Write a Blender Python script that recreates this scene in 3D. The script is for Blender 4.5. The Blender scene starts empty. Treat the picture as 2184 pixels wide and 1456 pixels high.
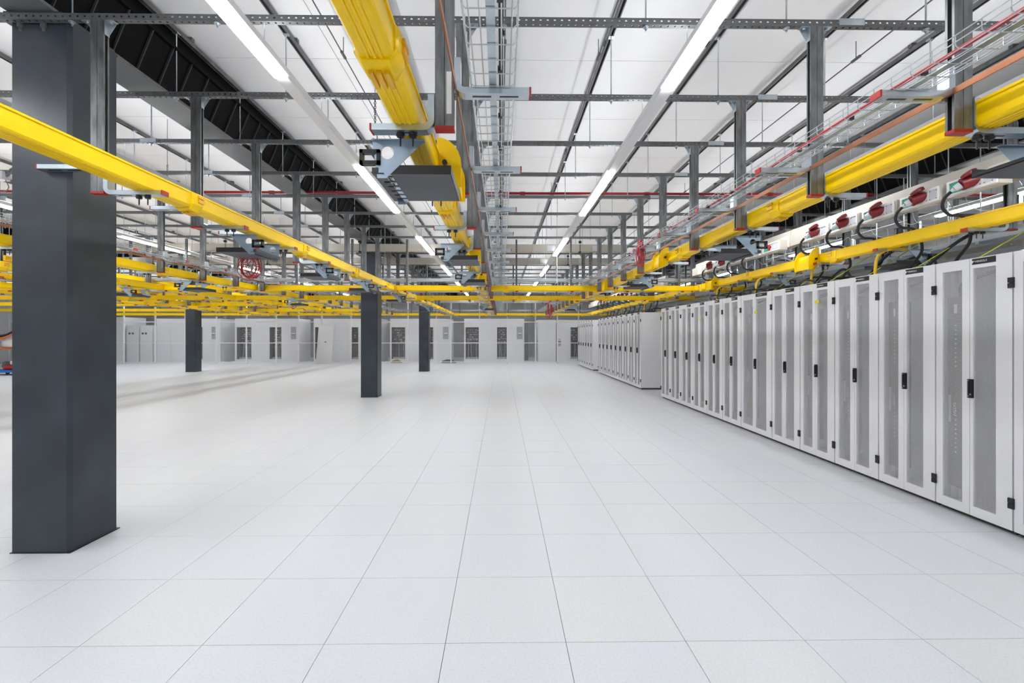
import bpy, math, random
from mathutils import Vector
random.seed(7)
scene = bpy.context.scene
COL = scene.collection

# ------------------------------------------------------------------ camera, world, exposure
F_PX, CX, CY, YAW, CAM_H = 949.5, 1081.0, 713.5, 0.0125, 1.533
cam_data = bpy.data.cameras.new('camera')
cam = bpy.data.objects.new('camera', cam_data)
COL.objects.link(cam)
cam.location = (0, 0, CAM_H)
cam.rotation_euler = (math.pi / 2, 0, -YAW)
cam_data.sensor_width = 36.0
cam_data.lens = F_PX / 2184 * 36
cam_data.shift_x = (1092 - CX) / 2184
cam_data.shift_y = (CY - 728) / 2184
cam_data.clip_start = 0.02
cam_data.clip_end = 200
scene.camera = cam
world = bpy.data.worlds.new('world')
scene.world = world
world.use_nodes = True
world.node_tree.nodes['Background'].inputs[0].default_value = (0.9, 0.93, 1, 1)
world.node_tree.nodes['Background'].inputs[1].default_value = 0.3
vs = scene.view_settings
vs.view_transform = 'Standard'
vs.look = 'None'
vs.gamma = 1
vs.use_curve_mapping = False
vs.exposure = 0.98
LAMP = 17.0            # luminaire strength, downward diffusers
FILL_GLOW = 5.0           # strength of the unseen strip added above the trunking to brighten the ceiling
scene.cycles.adaptive_threshold = 0.03
scene.cycles.max_bounces = 6
scene.cycles.diffuse_bounces = 4
scene.cycles.glossy_bounces = 3
scene.cycles.transparent_max_bounces = 8
scene.cycles.use_light_tree = False
scene.cycles.caustics_reflective = False
scene.cycles.caustics_refractive = False


def at_px(px, y):      # world X of an image column at depth y (measuring aid)
    u = (px - CX) / F_PX
    return y * (math.cos(YAW) * u + math.sin(YAW)) / (math.cos(YAW) - math.sin(YAW) * u)


# ------------------------------------------------------------------ materials
def new_mat(name):
    m = bpy.data.materials.new(name)
    m.use_nodes = True
    nt = m.node_tree
    return m, nt, nt.nodes['Principled BSDF']


def mat(name, col, rough=0.5, metal=0.0, var=0.0, scale=8.0, stretch=None, bump=0.0, spec=0.5, coat=0.0):
    m, nt, b = new_mat(name)
    b.inputs['Base Color'].default_value = (*col, 1)
    b.inputs['Roughness'].default_value = rough
    b.inputs['Metallic'].default_value = metal
    b.inputs['Specular IOR Level'].default_value = spec
    b.inputs['Coat Weight'].default_value = coat
    if var or bump:
        tc = nt.nodes.new('ShaderNodeNewGeometry')
        mp = nt.nodes.new('ShaderNodeMapping')
        if stretch:
            mp.inputs['Scale'].default_value = stretch
        nz = nt.nodes.new('ShaderNodeTexNoise')
        nz.inputs['Scale'].default_value = scale
        nz.inputs['Detail'].default_value = 5
        nt.links.new(tc.outputs['Position'], mp.inputs[0])
        nt.links.new(mp.outputs[0], nz.inputs['Vector'])
        if var:
            r = nt.nodes.new('ShaderNodeValToRGB')
            r.color_ramp.elements[0].position = 0.3
            r.color_ramp.elements[1].position = 0.7
            r.color_ramp.elements[0].color = (*[c * (1 - var) for c in col], 1)
            r.color_ramp.elements[1].color = (*[min(1, c * (1 + var)) for c in col], 1)
            nt.links.new(nz.outputs['Fac'], r.inputs[0])
            nt.links.new(r.outputs[0], b.inputs['Base Color'])
        if bump:
            bp = nt.nodes.new('ShaderNodeBump')
            bp.inputs['Strength'].default_value = bump
            bp.inputs['Distance'].default_value = 0.01
            nt.links.new(nz.outputs['Fac'], bp.inputs['Height'])
            nt.links.new(bp.outputs[0], b.inputs['Normal'])
    return m


def math_node(nt, op, a, b=None, c=None):
    n = nt.nodes.new('ShaderNodeMath')
    n.operation = op
    for i, v in enumerate((a, b, c)):
        if v is None:
            continue
        if isinstance(v, (int, float)):
            n.inputs[i].default_value = v
        else:
            nt.links.new(v, n.inputs[i])
    return n.outputs[0]


def floor_mat():
    m, nt, b = new_mat('floor_laminate')
    g = nt.nodes.new('ShaderNodeNewGeometry')
    mp = nt.nodes.new('ShaderNodeMapping')
    mp.inputs['Location'].default_value = (0.2778 / 0.6, -2.2162 / 0.6, 0)
    mp.inputs['Scale'].default_value = (1 / 0.6, 1 / 0.6, 1)
    nt.links.new(g.outputs['Position'], mp.inputs[0])
    fl = nt.nodes.new('ShaderNodeVectorMath')
    fl.operation = 'FLOOR'
    nt.links.new(mp.outputs[0], fl.inputs[0])
    wn = nt.nodes.new('ShaderNodeTexWhiteNoise')
    wn.noise_dimensions = '2D'
    nt.links.new(fl.outputs[0], wn.inputs['Vector'])
    r = nt.nodes.new('ShaderNodeValToRGB')
    r.color_ramp.elements[0].color = (0.70, 0.712, 0.748, 1)
    r.color_ramp.elements[1].color = (0.71, 0.72, 0.725, 1)
    e = r.color_ramp.elements.new(0.7)
    e.color = (0.705, 0.715, 0.745, 1)
    nt.links.new(wn.outputs['Value'], r.inputs[0])
    nz = nt.nodes.new('ShaderNodeTexNoise')
    nz.inputs['Scale'].default_value = 85
    nz.inputs['Detail'].default_value = 6
    nz.inputs['Roughness'].default_value = 0.75
    nt.links.new(g.outputs['Position'], nz.inputs['Vector'])
    r2 = nt.nodes.new('ShaderNodeValToRGB')
    r2.color_ramp.elements[0].position = 0.3
    r2.color_ramp.elements[0].color = (0.84, 0.84, 0.85, 1)
    r2.color_ramp.elements[1].position = 0.5
    r2.color_ramp.elements[1].color = (1, 1, 1, 1)
    nt.links.new(nz.outputs['Fac'], r2.inputs[0])
    mx = nt.nodes.new('ShaderNodeMix')
    mx.data_type = 'RGBA'
    mx.blend_type = 'MULTIPLY'
    mx.inputs[0].default_value = 1
    nt.links.new(r.outputs[0], mx.inputs[6])
    nt.links.new(r2.outputs[0], mx.inputs[7])
    nt.links.new(mx.outputs[2], b.inputs['Base Color'])
    b.inputs['Roughness'].default_value = 0.42
    b.inputs['Specular IOR Level'].default_value = 0.35
    return m


def perforated(name, col, axis_u, pitch, radius, metal=0.0, rough=0.5, stagger=True, z_too=True, row=None):
    """sheet with real see-through round holes, in the mesh's own coordinates"""
    m, nt, b = new_mat(name)
    b.inputs['Base Color'].default_value = (*col, 1)
    b.inputs['Metallic'].default_value = metal
    b.inputs['Roughness'].default_value = rough
    tc = nt.nodes.new('ShaderNodeTexCoord')
    sp = nt.nodes.new('ShaderNodeSeparateXYZ')
    nt.links.new(tc.outputs['Object'], sp.inputs[0])
    u = sp.outputs[axis_u]
    v = sp.outputs[2] if row is None else sp.outputs[row]
    pv = pitch * (math.sqrt(3) if stagger else 1)

    def cell(ou, ov):
        a = math_node(nt, 'FRACT', math_node(nt, 'ADD', math_node(nt, 'DIVIDE', u, pitch), ou))
        a = math_node(nt, 'MULTIPLY', math_node(nt, 'SUBTRACT', a, 0.5), pitch)
        c = math_node(nt, 'FRACT', math_node(nt, 'ADD', math_node(nt, 'DIVIDE', v, pv), ov))
        c = math_node(nt, 'MULTIPLY', math_node(nt, 'SUBTRACT', c, 0.5), pv)
        return math_node(nt, 'ADD', math_node(nt, 'MULTIPLY', a, a), math_node(nt, 'MULTIPLY', c, c))
    d = cell(0, 0)
    if stagger:
        d = math_node(nt, 'MINIMUM', d, cell(0.5, 0.5))
    hole = math_node(nt, 'LESS_THAN', d, radius * radius)
    tr = nt.nodes.new('ShaderNodeBsdfTransparent')
    mix = nt.nodes.new('ShaderNodeMixShader')
    nt.links.new(hole, mix.inputs[0])
    nt.links.new(b.outputs[0], mix.inputs[1])
    nt.links.new(tr.outputs[0], mix.inputs[2])
    nt.links.new(mix.outputs[0], nt.nodes['Material Output'].inputs['Surface'])
    return m


def slot_row(name, col, pitch, radius, metal, rough):
    """strut with one row of round holes along X on every face (holes at the face middle)"""
    m, nt, b = new_mat(name)
    b.inputs['Base Color'].default_value = (*col, 1)
    b.inputs['Metallic'].default_value = metal
    b.inputs['Roughness'].default_value = rough
    tc = nt.nodes.new('ShaderNodeTexCoord')
    sp = nt.nodes.new('ShaderNodeSeparateXYZ')
    nt.links.new(tc.outputs['Object'], sp.inputs[0])
    a = math_node(nt, 'FRACT', math_node(nt, 'DIVIDE', sp.outputs[0], pitch))
    a = math_node(nt, 'MULTIPLY', math_node(nt, 'SUBTRACT', a, 0.5), pitch)
    a2 = math_node(nt, 'MULTIPLY', a, a)
    y2 = math_node(nt, 'MULTIPLY', sp.outputs[1], sp.outputs[1])
    z2 = math_node(nt, 'MULTIPLY', sp.outputs[2], sp.outputs[2])
    d = math_node(nt, 'ADD', a2, math_node(nt, 'MINIMUM', y2, z2))
    hole = math_node(nt, 'LESS_THAN', d, radius * radius)
    tr = nt.nodes.new('ShaderNodeBsdfTransparent')
    mix = nt.nodes.new('ShaderNodeMixShader')
    nt.links.new(hole, mix.inputs[0])
    nt.links.new(b.outputs[0], mix.inputs[1])
    nt.links.new(tr.outputs[0], mix.inputs[2])
    nt.links.new(mix.outputs[0], nt.nodes['Material Output'].inputs['Surface'])
    return m


def emit(name, col, s):
    m, nt, b = new_mat(name)
    b.inputs['Base Color'].default_value = (0.9, 0.9, 0.9, 1)
    b.inputs['Emission Color'].default_value = (*col, 1)
    b.inputs['Emission Strength'].default_value = s
    return m


M = {
    'floor': floor_mat(),
    'joint': mat('floor_joint', (0.06, 0.06, 0.065), 0.9),
    'ceil': mat('ceiling_panel', (0.93, 0.93, 0.94), 0.45, var=0.02, scale=1.5),
    'seam': mat('ceiling_seam', (0.35, 0.35, 0.36), 0.9),
    'wall': mat('wall_paint', (0.82, 0.82, 0.83), 0.7, var=0.03, scale=0.8),
    'wallgrey': mat('wall_cladding', (0.36, 0.365, 0.375), 0.7, var=0.08, scale=1.2),
    'column': mat('column_paint', (0.028, 0.037, 0.049), 0.38, var=0.25, scale=3, bump=0.04),
    'girder': mat('girder_paint', (0.002, 0.0021, 0.0026), 0.6, spec=0.12),
    'flange': mat('girder_flange_paint', (0.12, 0.125, 0.135), 0.45, var=0.1, scale=2),
    'rib': mat('girder_rib_paint', (0.04, 0.041, 0.044), 0.5),
    'galv': mat('galvanised_strut', (0.19, 0.197, 0.20), 0.42, 0.7, var=0.35, scale=26, stretch=(1, 1, 0.25)),
    'rail': mat('galvanised_rail', (0.16, 0.163, 0.167), 0.5, 0.6, var=0.25, scale=9),
    'chan': slot_row('perforated_strut', (0.16, 0.167, 0.17), 0.05, 0.0075, 0.6, 0.5),
    'zinc': mat('bright_zinc', (0.50, 0.56, 0.60), 0.28, 0.85, var=0.1, scale=14),
    'wire': mat('zinc_wire', (0.55, 0.59, 0.61), 0.35, 0.7),
    'ptray': perforated('perforated_tray', (0.42, 0.45, 0.48), 0, 0.05, 0.008, 0.75, 0.4, stagger=False),
    'ptray_y': perforated('perforated_tray_long', (0.42, 0.45, 0.48), 1, 0.05, 0.008, 0.75, 0.4, stagger=False),
    'yellow': mat('yellow_plastic', (0.98, 0.62, 0.0), 0.32, var=0.04, scale=5, spec=0.3),
    'yellow2': mat('yellow_plastic_clip', (0.80, 0.42, 0.002), 0.35),
    'red': mat('red_plastic', (0.40, 0.016, 0.012), 0.4),
    'redpipe': mat('red_pipe_paint', (0.33, 0.012, 0.016), 0.35),
    'redcable': mat('red_cable', (0.50, 0.015, 0.02), 0.45),
    'maroon': mat('red_socket', (0.22, 0.012, 0.018), 0.35),
    'copper': mat('copper_bar', (0.33, 0.135, 0.07), 0.45, 0.7, var=0.3, scale=12, stretch=(1, 0.3, 1)),
    'black': mat('black_plastic', (0.012, 0.012, 0.013), 0.4),
    'darkbox': mat('black_powder_coat', (0.018, 0.018, 0.02), 0.45),
    'darkplate': mat('charcoal_sheet', (0.055, 0.058, 0.066), 0.5, var=0.12, scale=6),
    'bracket': mat('blue_zinc', (0.34, 0.43, 0.52), 0.35, 0.6, var=0.1, scale=10),
    'lampbody': mat('luminaire_housing', (0.78, 0.79, 0.81), 0.4),
    'lamp': emit('led_diffuser', (0.93, 0.965, 1.0), LAMP),
    'fillglow': emit('added_ceiling_fill', (0.93, 0.965, 1.0), FILL_GLOW),  # glow for the added ceiling fill, not a known luminaire part
    'beige': mat('beige_trunking', (0.46, 0.43, 0.375), 0.5, var=0.04, scale=2),
    'beige_box': mat('pale_beige_plastic', (0.60, 0.57, 0.51), 0.45),
    'offwhite': mat('offwhite_plastic', (0.80, 0.79, 0.77), 0.4),
    'plate': mat('grey_plate', (0.60, 0.61, 0.64), 0.4),
    'green': mat('green_label', (0.04, 0.40, 0.25), 0.5),
    'ygreen': mat('earth_cable', (0.42, 0.52, 0.02), 0.5),
    'ycable': mat('yellow_cable', (0.75, 0.48, 0.01), 0.45),
    'cable': mat('black_cable', (0.014, 0.014, 0.015), 0.55),
    'whitecable': mat('white_cable', (0.75, 0.75, 0.75), 0.5),
    'rack': mat('rack_white_paint', (0.86, 0.86, 0.885), 0.4, var=0.015, scale=1.2),
    'rackin': mat('rack_inside', (0.50, 0.50, 0.52), 0.6),
    'mesh': perforated('perforated_door_sheet', (0.74, 0.74, 0.765), 1, 0.0078, 0.0030, 0.0, 0.5),
    'pdu': mat('dark_pdu', (0.05, 0.05, 0.055), 0.5),
    'tag': mat('white_label', (0.82, 0.82, 0.82), 0.6),
    'ytag': mat('yellow_sticker', (0.80, 0.70, 0.01), 0.6),
    'fence': mat('white_fence', (0.80, 0.80, 0.80), 0.45),
    'cab': mat('cabinet_white', (0.74, 0.74, 0.76), 0.4, var=0.02, scale=1),
    'cabdark': mat('cabinet_inside', (0.10, 0.10, 0.115), 0.6, var=0.4, scale=9),
    'cabmid': mat('cabinet_gear', (0.42, 0.43, 0.45), 0.5, var=0.3, scale=14),
    'navy': mat('dark_blue_gear', (0.035, 0.05, 0.085), 0.5),
    'screen': mat('grey_screen', (0.33, 0.345, 0.37), 0.35),
    'orange': mat('orange_fabric', (0.75, 0.16, 0.02), 0.6),
    'blue': mat('blue_plastic', (0.02, 0.16, 0.55), 0.45),
    'card': mat('brown_card', (0.25, 0.15, 0.08), 0.8),
    'bag': mat('white_bag', (0.75, 0.73, 0.70), 0.6),
}


# ------------------------------------------------------------------ mesh builder
class MB:
    def __init__(self):
        self.v, self.f, self.s = [], [], []

    def add(self, vs_, fs, smooth=False):
        o = len(self.v)
        self.v += [tuple(p) for p in vs_]
        self.f += [tuple(i + o for i in q) for q in fs]
        self.s += [smooth] * len(fs)
        return self

    def box(self, x0, x1, y0, y1, z0, z1):
        return self.add([(x0, y0, z0), (x1, y0, z0), (x1, y1, z0), (x0, y1, z0), (x0, y0, z1), (x1, y0, z1), (x1, y1, z1), (x0, y1, z1)],
                        [(0, 3, 2, 1), (4, 5, 6, 7), (0, 1, 5, 4), (1, 2, 6, 5), (2, 3, 7, 6), (3, 0, 4, 7)])

    def prism(self, prof, axis, a0, a1, caps=True):
        """prof: closed 2-D outline in the two other axes (x,z for axis y; y,z for x; x,y for z)"""
        n = len(prof)

        def P(a, p):
            return {'y': (p[0], a, p[1]), 'x': (a, p[0], p[1]), 'z': (p[0], p[1], a)}[axis]
        vs_ = [P(a0, p) for p in prof] + [P(a1, p) for p in prof]
        fs = [(i, (i + 1) % n, n + (i + 1) % n, n + i) for i in range(n)]
        if caps:
            fs += [tuple(range(n))[::-1], tuple(range(n, 2 * n))]
        return self.add(vs_, fs)

    def sheet(self, prof, axis, a0, a1):
        """open profile swept straight: no thickness between profile points beyond what the outline gives"""
        n = len(prof)

        def P(a, p):
            return {'y': (p[0], a, p[1]), 'x': (a, p[0], p[1]), 'z': (p[0], p[1], a)}[axis]
        vs_ = [P(a0, p) for p in prof] + [P(a1, p) for p in prof]
        return self.add(vs_, [(i, i + 1, n + i + 1, n + i) for i in range(n - 1)])

    def tube(self, pts, r, n=6, closed=False, caps=True, smooth=True):
        pts = [Vector(p) for p in pts]
        m = len(pts)
        vs_, fs = [], []
        up = Vector((0, 0, 1))
        prev = None
        for i, p in enumerate(pts):
            a = pts[(i - 1) % m] if (closed or i > 0) else p
            b = pts[(i + 1) % m] if (closed or i < m - 1) else p
            t = (b - a).normalized()
            if prev is None:
                s = t.cross(up)
                if s.length < 1e-3:
                    s = t.cross(Vector((0, 1, 0)))
            else:
                s = prev - t * prev.dot(t)
                if s.length < 1e-4:
                    s = t.cross(up)
            s.normalize()
            prev = s
            w = s.cross(t)
            for k in range(n):
                an = 2 * math.pi * k / n
                vs_.append(p + s * (r * math.cos(an)) + w * (r * math.sin(an)))
        for i in range(m if closed else m - 1):
            j = (i + 1) % m
            for k in range(n):
                k2 = (k + 1) % n
                fs.append((i * n + k, i * n + k2, j * n + k2, j * n + k))
        if caps and not closed:
            fs += [tuple(range(n)), tuple(range((m - 1) * n, m * n))[::-1]]
        return self.add(vs_, fs, smooth)

    def cyl(self, p, q, r, n=12, r2=None):
        p, q = Vector(p), Vector(q)
        t = (q - p).normalized()
        s = t.cross(Vector((0, 0, 1)))
        if s.length < 1e-3:
            s = Vector((1, 0, 0))
        s.normalize()
        w = s.cross(t)
        r2 = r if r2 is None else r2
        vs_ = []
        for c, rr in ((p, r), (q, r2)):
            for k in range(n):
                an = 2 * math.pi * k / n
                vs_.append(c + s * (rr * math.cos(an)) + w * (rr * math.sin(an)))
        fs = [(k, (k + 1) % n, n + (k + 1) % n, n + k) for k in range(n)]
        self.add(vs_, fs, True)
        self.add(vs_, [tuple(range(n))[::-1], tuple(range(n, 2 * n))])
        return self

    def holed(self, outer, centre, r, axis, a0, a1, n=20):
        """flat plate with a round hole; outer is a convex outline around centre"""
        def hit(an):
            d = (math.cos(an), math.sin(an))
            best = 9
            m = len(outer)
            for i in range(m):
                p, q = outer[i], outer[(i + 1) % m]
                ex, ey = q[0] - p[0], q[1] - p[1]
                den = d[0] * ey - d[1] * ex
                if abs(den) < 1e-9:
                    continue
                t = ((p[0] - centre[0]) * ey - (p[1] - centre[1]) * ex) / den
                u = ((p[0] - centre[0]) * d[1] - (p[1] - centre[1]) * d[0]) / den
                if t > 0 and -1e-6 <= u <= 1 + 1e-6:
                    best = min(best, t)
            return (centre[0] + d[0] * best, centre[1] + d[1] * best)
        ang = sorted([2 * math.pi * k / n for k in range(n)] +
                     [math.atan2(p[1] - centre[1], p[0] - centre[0]) % (2 * math.pi) for p in outer])
        o = [hit(a) for a in ang]
        i_ = [(centre[0] + r * math.cos(a), centre[1] + r * math.sin(a)) for a in ang]
        m = len(ang)

        def P(a, p):
            return {'y': (p[0], a, p[1]), 'x': (a, p[0], p[1]), 'z': (p[0], p[1], a)}[axis]
        vs_ = [P(a0, p) for p in o] + [P(a0, p) for p in i_] + [P(a1, p) for p in o] + [P(a1, p) for p in i_]
        fs = []
        for k in range(m):
            j = (k + 1) % m
            fs += [(k, j, m + j, m + k), (2 * m + k, 3 * m + k, 3 * m + j, 2 * m + j), (k, 2 * m + k, 2 * m + j, j), (m + k, m + j, 3 * m + j, 3 * m + k)]
        return self.add(vs_, fs)

    def mesh(self, name, material):
        me = bpy.data.meshes.new(name)
        me.from_pydata(self.v, [], self.f)
        me.polygons.foreach_set('use_smooth', self.s)
        me.materials.append(M[material] if isinstance(material, str) else material)
        me.update()
        return me

    def build(self, name, material, parent=None, loc=(0, 0, 0)):
        return put(name, self.mesh(name, material), parent, loc)


def put(name, me, parent=None, loc=(0, 0, 0), rot=None):
    o = bpy.data.objects.new(name, me)
    COL.objects.link(o)
    o.location = loc
    if rot:
        o.rotation_euler = rot
    if parent is not None:
        o.parent = parent
    return o


def tag(o, label, cat, group=None, kind=None):
    o['label'] = label
    o['category'] = cat
    if group:
        o['group'] = group
    if kind:
        o['kind'] = kind
    return o


def thing(name, label, cat, loc=(0, 0, 0), group=None, kind=None):
    return tag(put(name, None, None, loc), label, cat, group, kind)


def stuff(o):
    o['kind'] = 'stuff'
    return o


ORD = ('first second third fourth fifth sixth seventh eighth ninth tenth eleventh twelfth thirteenth fourteenth fifteenth sixteenth '
       'seventeenth eighteenth nineteenth twentieth').split()


def nth(i):
    if i < 20:
        return ORD[i]
    return {2: 'twenty-', 3: 'thirty-'}[(i + 1) // 10] + ORD[(i + 1) % 10 - 1] if (i + 1) % 10 else 'thirtieth'


def catmull(pts, k=6):
    pts = [Vector(p) for p in pts]
    q = [pts[0] * 2 - pts[1]] + pts + [pts[-1] * 2 - pts[-2]]
    out = []
    for i in range(1, len(q) - 2):
        a, b, c, d = q[i - 1:i + 3]
        for j in range(k):
            t = j / k
            out.append(0.5 * (2 * b + (c - a) * t + (2 * a - 5 * b + 4 * c - d) * t * t + (3 * b - a - 3 * c + d) * t ** 3))
    out.append(pts[-1])
    return out


def text_mesh(body, size, material, name='lettering'):
    cu = bpy.data.curves.new(name, 'FONT')
    cu.body = body
    cu.size = size
    cu.extrude = 0.0006
    cu.align_x = 'CENTER'
    cu.align_y = 'CENTER'
    cu.resolution_u = 2
    o = bpy.data.objects.new(name, cu)
    COL.objects.link(o)
    bpy.context.view_layer.update()
    me = bpy.data.meshes.new_from_object(o.evaluated_get(bpy.context.evaluated_depsgraph_get()))
    bpy.data.objects.remove(o)
    me.materials.clear()
    me.materials.append(M[material])
    return me


# ------------------------------------------------------------------ hall shell
X_L, X_R, Y_B, Y_F = -27.0, 11.0, -5.0, 31.0
CEIL = 4.40
fl = MB().box(X_L, X_R, Y_B, Y_F, -0.2, -0.008).build('floor', 'joint')
tag(fl, 'pale raised access floor of square laminate tiles across the hall', 'floor', kind='structure')
TX, TY, TS, GAP = -0.2778, 2.2162, 0.6, 0.0028
cells = []
for i in range(-45, 20):
    for j in range(-12, 49):
        x, y = TX + i * TS, TY + j * TS
        if x < X_L + .1 or x + TS > X_R or y < Y_B or y + TS > Y_F:
            continue
        yc, xc = y + .3, x + .3
        u = CX + F_PX * xc / yc if yc > 0.3 else -9999
        v = CY + F_PX * CAM_H / yc if yc > 0.3 else 9999
        seen = yc > 0.8 and -220 < u < 2400 and v < 1800 and not (xc > 4.0 and yc > 3.0)
        cells.append((0 if seen else 1, math.hypot(xc, yc), x, y))
cells.sort()
tile_me = MB().box(GAP / 2, TS - GAP / 2, GAP / 2, TS - GAP / 2, -0.008, 0).mesh('tile', 'floor')
for c in cells[:300]:
    put('tile', tile_me, fl, (c[2], c[3], 0))
b = MB()
for c in cells[300:]:
    b.box(c[2] + GAP / 2, c[2] + TS - GAP / 2, c[3] + GAP / 2, c[3] + TS - GAP / 2, -0.008, 0)
stuff(b.build('tile_field', 'floor', fl))

ce = MB().box(X_L, X_R, Y_B, Y_F, CEIL, CEIL + .2).build('ceiling', 'seam')
tag(ce, 'white panelled ceiling with thin dark seams above the struts', 'ceiling', kind='structure')
PW, PL = 1.25, 6.33
cm = MB().box(0.003, PL - 0.003, 0.0035, PW - 0.0035, -0.03, 0).mesh('panel', 'ceil')
yy = 4.60 - 8 * PW
while yy < Y_F:
    xx = -27.0
    while xx < X_R - .1:
        if yy + PW < Y_F + .6 and yy > Y_B - .8:
            put('panel', cm, ce, (xx, yy, CEIL))
        xx += PL
    yy += PW


def wall(name, x0, x1, y0, y1, label, m_='wall'):
    tag(MB().box(x0, x1, y0, y1, 0, CEIL).build(name, m_), label, 'wall', kind='structure')


wall('wall_far', X_L, X_R, Y_F, Y_F + .2, 'grey clad wall far behind the mesh fence', 'wallgrey')
wall('wall_left', X_L - .2, X_L, Y_B, Y_F, 'plain pale side wall beyond the dark columns')
wall('wall_right', X_R, X_R + .2, Y_B, Y_F, 'plain pale side wall behind the server cabinets')
wall('wall_back', X_L, X_R, Y_B - .2, Y_B, 'plain pale wall closing the hall behind the viewer')

# steel columns
GZ = 3.78           # underside of the girders
COLX = {-3.43: 'centre', -12.95: 'outer', 6.05: 'right', -22.45: 'far'}


def column(x, y, label):
    t = thing('steel_column', label, 'column', (x, y, 0), kind='structure')
    w, c = 0.40, 0.022
    p = [(0, 0), (w - c, 0), (w, c), (w, w - c), (w - c, w), (0, w)]
    MB().prism(p, 'z', 0, GZ - .06).build('shaft', 'column', t)
    MB().prism([(-.012, -.006), (w + .006, -.006), (w + .006, w + .006), (-.012, w + .006)], 'z', 0, 0.006).build('base_seal', 'black', t)
    h = MB().box(-.05, w - .01, -.03, w, GZ - .055, GZ - .028)
    h.box(-.03, w - .03, -.03, w, GZ - .026, GZ)
    h.build('head_plate', 'column', t)
    hb = MB()
    hb.cyl((0, 0, -.035), (0, 0, .012), .024, 6).cyl((0, 0, -.062), (0, 0, -.03), .013, 8)
    hm = hb.mesh('bolt', 'rail')
    for bx in (.06, .22):
        for by in (.005,):
            put('bolt', hm, t, (bx, by, GZ - .06))
    return t


column(-3.43, 3.165, 'nearest dark steel column, its foot wide on the floor')
column(-3.43, 10.92, 'dark steel column second along the middle girder, under the yellow cross tray')
column(-3.43, 18.58, 'dark steel column third along the middle girder, close to the fence')
column(-12.97, 18.45, 'dark steel column standing alone beyond the nearest column')
column(-12.97, 10.92, 'dark steel column of the outer row hidden behind the nearest column')
column(6.05, 10.92, 'dark steel column rising behind the front row of cabinets')
column(6.05, 18.58, 'dark steel column rising behind the far rows of cabinets')

# girders with tapered stiffeners
stiff_me = MB().prism([(0, GZ + .02), (.165, GZ + .02), (.30, 4.135), (0, 4.135)], 'y', 0, 0.008).mesh('stiffener', 'rib')


def girder(xc, label, sides, y0=-4.5, y1=30.5):
    t = thing('roof_girder', label, 'girder', (xc, 0, 0), kind='structure')
    MB().box(-.165, .165, y0, y1, GZ, GZ + .022).build('bottom_flange', 'flange', t)
    MB().box(-.012, .012, y0, y1, GZ + .022, 4.135).build('web', 'girder', t)
    MB().box(-.31, .31, y0, y1, 4.135, 4.155).box(-.25, .25, y0, y1, 4.155, CEIL - .03).build('top_flange', 'girder', t)
    fill = MB()
    for s in sides:
        fill.add([(s * .02, y0, GZ + .03), (s * .15, y0, GZ + .03), (s * .278, y0, 4.13), (s * .02, y0, 4.13),
                  (s * .02, y1, GZ + .03), (s * .15, y1, GZ + .03), (s * .278, y1, 4.13), (s * .02, y1, 4.13)],
                 [(0, 1, 2, 3), (7, 6, 5, 4), (1, 5, 6, 2), (0, 4, 5, 1), (2, 6, 7, 3)])
    fill.build('fire_lining', 'girder', t)
    for s in sides:
        y = 1.2
        k = 0
        while y < 24:
            o = put('stiffener', stiff_me, t, (0, y, 0))
            if s < 0:
                o.scale = (-1, 1, 1)
            y += .24
            k += 1
    return t


girder(-3.27, 'black roof girder with slanting ribs over the nearest column', (1,))
girder(6.25, 'black roof girder with slanting ribs behind the socket trunking', (-1,))
girder(-12.77, 'black roof girder beyond the nearest column', (1,))

# ------------------------------------------------------------------ ceiling rails, cross struts, rods
Y0C, PC = 2.138, 0.992
CH_Z = 3.73                      # middle of the cross struts
RAIL_Z = 4.295
rail_prof = [(-.0205, -.041), (-.0205, 0), (.0205, 0), (.0205, -.041), (.011, -.041), (.011, -.034), (.0135, -.034), (.0175, -.034),
             (.0175, -.003), (-.0175, -.003), (-.0175, -.034), (-.0135, -.034), (-.011, -.034), (-.011, -.041)]
rail_me = MB().prism(rail_prof, 'y', -4.8, 29).mesh('ceiling_rail', 'rail')
clip_me = MB().box(-.03, .03, -.02, .02, 0, .065).mesh('clip', 'rail')
RAILS = [k + .02 for k in range(-14, 10)]
for i, x in enumerate(RAILS):
    o = put('ceiling_rail', rail_me, None, (x, 0, RAIL_Z + .041))
    tag(o, f'{nth(i)} long steel rail from the far end of the hall, running lengthwise under the white ceiling panels', 'rail', 'ceiling rails')
    o['label'] = f'lengthwise steel ceiling rail, {nth(i)} counted from the picture edge with the nearest column'
    for yk in range(-4, 29, 4):
        put('clip', clip_me, o, (0, yk + .3, 0))

rod_me = MB().tube([(0, 0, -.055), (0, 0, RAIL_Z - CH_Z + .03)], .006, 6).mesh('threaded_rod', 'zinc')
wash_me = MB().cyl((0, 0, -.031), (0, 0, -.025), .021, 10).cyl((0, 0, -.043), (0, 0, -.031), .0105, 6).mesh('washer', 'zinc')
hook_me = MB().box(-.022, .022, -.022, .022, RAIL_Z - CH_Z - .006, RAIL_Z - CH_Z + .004).mesh('rail_plate', 'zinc')
hs = .0205
chan_prof = [(-hs, hs), (-hs, -hs), (hs, -hs), (hs, hs)]
chan_me = MB().sheet(chan_prof, 'x', -14.2, 9.6).mesh('strut', 'chan')
lip_me = MB().box(-14.2, 9.6, -hs, -hs + .008, hs - .002, hs).box(-14.2, 9.6, hs - .008, hs, hs - .002, hs).box(-14.2, 9.6, -hs - .002, -hs + .0005, -hs - .003, -hs + .005).box(-14.2, 9.6, -hs - .002, -hs + .0005, hs - .004, hs + .001).mesh('strut_lip', 'rail')
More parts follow.
